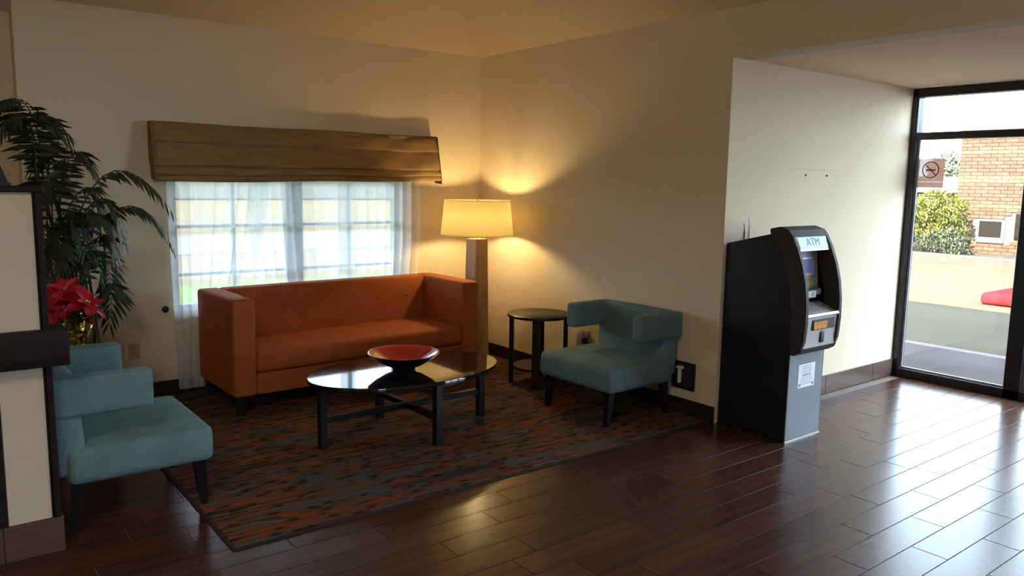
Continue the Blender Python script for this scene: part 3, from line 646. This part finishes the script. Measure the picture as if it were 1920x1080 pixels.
for k, (dx, h) in enumerate(((0, .10), (.055, .15))):
    bm = NB(); tube(bm, [(dx, 0, -.02), (dx+.004, .005, h*.5), (dx-.004, .01, h)], [.004, .003, .005], 6); obj('wire', bm, 'bronze' if k == 0 else 'white_plastic', ant)

# no-smoking decal on the entry glass
dc = thing('no_smoking_decal', 'brownish translucent no smoking decal on the entry glass', 'decal', (XS-.004, 3.165, 1.78))
box('film', (-.001, -.130, -.072), (.001, .098, .122), 'decal', dc); box('text_strip', (-.001, -.130, -.12), (.001, .098, -.074), 'decal', dc)
bm = NB(); lathe(bm, [(.062, -.001), (.070, -.001), (.070, .001), (.062, .001)], 40, closed=True); bm.transform(Matrix.Translation((-.0025, -.02, .028)) @ Matrix.Rotation(PI/2, 4, 'Y')); obj('ban_ring', bm, 'decal_line', dc)
bm = NB(); bx(bm, (-.0032, -.064, -.004), (-.0018, .064, .004), T=Matrix.Translation((0, -.02, .028)) @ Matrix.Rotation(PI/4, 4, 'X')); obj('ban_bar', bm, 'decal_line', dc)
box('cigarette', (-.0032, -.062, .020), (-.0018, .018, .032), 'decal_line', dc)

# ------------------------------------------------------------------ partition pillar at the left
pc = thing('partition_pillar', 'beige panelled partition pillar with dark trim and thick dark rail', 'partition', (.455, 3.81, 0))
TD = .05
box('core', (-.60, .004, .15), (-.004, TD, 1.575), 'panel', pc)
box('panel', (-.195, -.004, .16), (-.022, .006, 1.565), 'panel', pc)
box('corner_trim', (-.026, -.012, .155), (.0, .02, 1.59), 'trim_wood', pc, bev=.003); box('corner_trim', (-.0345, -.008, .155), (-.026, .012, 1.575), 'trim_wood', pc, bev=.003)
box('panel_trim', (-.232, -.010, .155), (-.197, .008, 1.575), 'trim_wood', pc, bev=.003); box('corner_trim', (-.004, .02, .155), (.004, TD, 1.59), 'trim_wood', pc, bev=.002)
box('cap', (-.60, -.018, 1.575), (.008, TD+.015, 1.602), 'trim_wood', pc, bev=.004)
box('panel', (-.60, -.003, .16), (-.234, .006, 1.565), 'panel', pc)
box('base_tile', (-.60, -.012, .0), (-.22, .004, .158), 'base_tile', pc, bev=.002); box('base_tile', (-.217, -.012, .0), (.008, .004, .158), 'base_tile', pc, bev=.002); box('base_tile', (-.004, .004, 0), (.008, TD, .158), 'base_tile', pc, bev=.002)
rl = box('rail', (-.60, -.075, .845), (.062, -.012, 1.000), 'trim_wood', pc, bev=.006, seg=2); box('rail', (.004, -.012, .846), (.062, TD+.06, .999), 'trim_wood', pc, bev=.006, seg=2)
od = thing('tapered_pedestal', 'dark tapered ornament base standing on top of the partition pillar', 'ornament', (.225, 3.835, 1.602))
bm = NB(); taper(bm, (0, 0, 0), (.125, .034), (0, 0, .012), (.125, .034)); obj('foot', bm, 'black_wood', od)
bm = NB(); taper(bm, (0, 0, .012), (.118, .032), (0, 0, .15), (.07, .025)); obj('body', bm, 'black_wood', od)
bm = NB(); taper(bm, (0, 0, .15), (.075, .028), (0, 0, .165), (.075, .028)); obj('collar', bm, 'black_wood', od)

# ------------------------------------------------------------------ palm
pm = thing('potted_palm', 'tall dark green potted palm in the corner left of the window', 'plant', (.94, 5.83, 0))
OFF = Vector((.94, 5.83, 0))
bm = NB(); lathe(bm, [(.11, 0), (.15, .24), (.162, .25), (.162, .27), (.148, .27), (.14, .23)], 32); obj('pot', bm, 'pot_black', pm, 40)
bm = NB(); lathe(bm, [(0, .225), (.142, .225)], 24); obj('soil', bm, 'soil', pm)
FR = [((0.76,5.85,1.64),(0.66,5.75,2.01),(0.85,5.70,1.91)),((0.74,5.70,1.59),(0.68,5.60,1.98),(0.85,5.55,1.82)),((0.71,5.80,1.64),(0.64,5.70,2.06),(0.45,5.65,2.03)),((0.66,5.65,1.64),(0.59,5.55,2.00),(0.39,5.50,1.76)),((0.78,5.75,1.40),(0.87,5.65,1.79),(1.01,5.60,1.58)),((0.84,5.60,1.31),(1.07,5.50,1.68),(1.38,5.45,1.44)),((0.86,5.55,1.21),(1.14,5.45,1.46),(1.37,5.40,1.19)),((0.76,5.50,1.19),(0.97,5.40,1.51),(1.07,5.35,1.23)),((0.87,5.70,0.99),(0.99,5.60,1.27),(1.07,5.55,1.12)),((0.93,5.85,0.68),(1.05,5.75,0.94),(1.03,5.70,0.68)),((0.73,5.90,1.33),(0.77,5.80,1.74),(0.90,5.75,1.47)),((0.73,5.70,1.17),(0.71,5.60,1.61),(0.61,5.55,1.35)),((0.78,5.70,1.07),(0.88,5.60,1.41),(0.97,5.55,1.00)),((0.73,5.80,0.99),(0.70,5.70,1.34),(0.66,5.65,1.08)),((0.79,5.60,0.87),(0.85,5.50,1.18),(0.74,5.45,0.96)),((0.87,5.95,0.82),(1.03,5.85,1.11),(1.06,5.80,0.88)),((0.78,5.95,1.22),(0.96,5.85,1.57),(1.06,5.80,1.33)),((0.68,5.55,1.09),(0.80,5.45,1.42),(0.86,5.40,1.19)),((0.82,6.00,1.46),(0.76,5.90,1.84),(0.66,5.85,1.64)),((0.76,5.45,1.35),(0.92,5.35,1.42),(1.01,5.30,1.32)),((0.69,5.50,0.89),(0.72,5.40,1.26),(0.65,5.35,0.98))]
rg = random.Random(11)
def frond(a, b, c, k):
    a, b, c = Vector(a)-OFF, Vector(b)-OFF, Vector(c)-OFF; ctl = 2*b-(a+c)/2; bm = NB()
    P = lambda t: (1-t)**2*a+2*t*(1-t)*ctl+t*t*c
    n = 20; ll = .165
    base = Vector((rg.uniform(-.05, .05), rg.uniform(-.05, .05), .22))
    st = [base, base.lerp(a, .5)+Vector((rg.uniform(-.03, .03), 0, .04)), a]
    tube(bm, st+[P(t/8) for t in range(1, 9)], [.008, .007, .006]+[.0055-.0005*t for t in range(1, 9)], 5)
    for i in range(2, n+1):
        t = i/n; p = P(t); tg = (P(min(1, t+.02))-P(t-.02)).normalized(); sd_ = tg.cross(Vector((0, 0, 1)))
        sd_ = sd_.normalized() if sd_.length > .05 else Vector((1, 0, 0)); up = sd_.cross(tg).normalized()
        l = ll*(.55+.6*math.sin(PI*min(1, .15+t*.8)))*rg.uniform(.8, 1.15)
        for s in (-1, 1):
            d = (sd_*s*.9+tg*.5-Vector((0, 0, .25+.3*rg.random()))+up*.1).normalized(); w = (tg.cross(d)).cross(d).normalized()*.0125
            dn = Vector((0, 0, -.22*l)); m1 = p+d*l*.35+dn*.1; m2 = p+d*l*.72+dn*.5; e = p+d*l+dn
            v = [bm.verts.new(q) for q in (p, m1+w, m1-w, m2+w*.8, m2-w*.8, e)]
            bm.faces.new((v[0], v[1], v[2])); bm.faces.new((v[1], v[3], v[4], v[2])); bm.faces.new((v[3], v[5], v[4]))
    obj('frond', bm, 'palm', pm)
for k, f in enumerate(FR): frond(*f, k)
for dx, dy in ((-.03, .02), (.03, -.02), (0, .04), (.05, .03)):
    bm = NB(); tube(bm, [(dx, dy, .2), (dx*1.3-.02, dy, .6), (dx*2-.1, dy*1.5, 1.1)], [.014, .011, .007], 7); obj('cane', bm, 'palm_stem', pm, True)

# ------------------------------------------------------------------ poinsettia
PX = -.05
po = thing('poinsettia', 'red poinsettia in a gold foil wrapped pot on the left end table', 'plant', (.775, 5.23, .585))
bm = NB(); n = 48; rings = []
for r, z, j in ((.058, 0, .001), (.064, .06, .003), (.074, .13, .006), (.083, .185, .010), (.098, .215, .016), (.122, .24, .022)):
    rings.append([bm.verts.new(((r+rg.uniform(-j, j)+.4*j*math.sin(k*2.1))*math.cos(2*PI*k/n), (r+rg.uniform(-j, j)+.4*j*math.sin(k*2.1))*math.sin(2*PI*k/n), z+(rg.uniform(-1.4, 1.4)*j if z > .1 else 0))) for k in range(n)])
for a, b in zip(rings, rings[1:]):
    for k in range(n): bm.faces.new((a[k], a[(k+1) % n], b[(k+1) % n], b[k]))
bm.faces.new(rings[0][::-1]); o = obj('foil_pot', bm, 'foil', po); s_ = o.modifiers.new('foil', 'SOLIDIFY'); s_.thickness = .0015
bm = NB(); lathe(bm, [(0, .19), (.078, .19)], 20); obj('soil', bm, 'soil', po)
def blade(l, w, cup):
    bm = NB(); pr = [(0, .08), (.2, .55), (.42, 1), (.7, .72), (.9, .28), (1, 0)]; L3 = []
    for t, k in pr: L3.append([bm.verts.new((t*l, s*w*k/2, -cup*(t**2)*l+(abs(s)*.10*w))) for s in (-1, 0, 1)])
    for a, b in zip(L3, L3[1:]):
        for i in range(2): bm.faces.new((a[i], a[i+1], b[i+1], b[i]))
    bmesh.ops.remove_doubles(bm, verts=bm.verts[:], dist=1e-5)
    me = bpy.data.meshes.new('bract'); bm.to_mesh(me); bm.free(); return me
bme = blade(.145, .085, .35); bme.materials.append(M['bract']); bms = blade(.095, .055, .15); bms.materials.append(M['bract']); lme = blade(.14, .075, .5); lme.materials.append(M['leaf'])
for hx, hy, hz, tx, ty in ((-.16, -.05, 0.300, -.35, -.6), (.045, -.06, 0.315, .4, -.5), (-.05, .04, 0.390, .0, -.8), (-.24, .02, 0.290, -.5, -.5), (.0, .11, .31, .3, .3)):
    b2 = NB(); tube(b2, [(hx*.2, hy*.2, .18), (hx*.6, hy*.6, .26), (hx, hy, hz)], .005, 6); stk = obj('flower_stem', b2, 'leaf', po)
    base = Matrix.Translation((hx, hy, hz)) @ Vector((tx, ty, 1)).to_track_quat('Z', 'Y').to_matrix().to_4x4()
    for ring, cnt, me, el in ((0, 6, bme, .12), (1, 5, bms, -.45)):
        for k in range(cnt):
            o = link('bract', me, stk); o.matrix_local = base @ Matrix.Rotation(2*PI*k/cnt+ring*.5+rg.uniform(-.2, .2), 4, 'Z') @ Matrix.Rotation(el+rg.uniform(-.15, .15), 4, 'Y')
    b2 = NB()
    for q in range(6): lathe(b2, [(0, .004), (.005, .010), (0, .016)], 6, (.010*math.cos(q), .010*math.sin(q)))
    b2.transform(base); obj('flower_centre', b2, 'foil', stk)
for k in range(9):
    a = 2*PI*k/9+.2; o = link('leaf', lme, po); o.matrix_local = Matrix.Translation((.05*math.cos(a), .05*math.sin(a), .245+.02*(k % 3))) @ Matrix.Rotation(a, 4, 'Z') @ Matrix.Rotation(-.15, 4, 'Y')
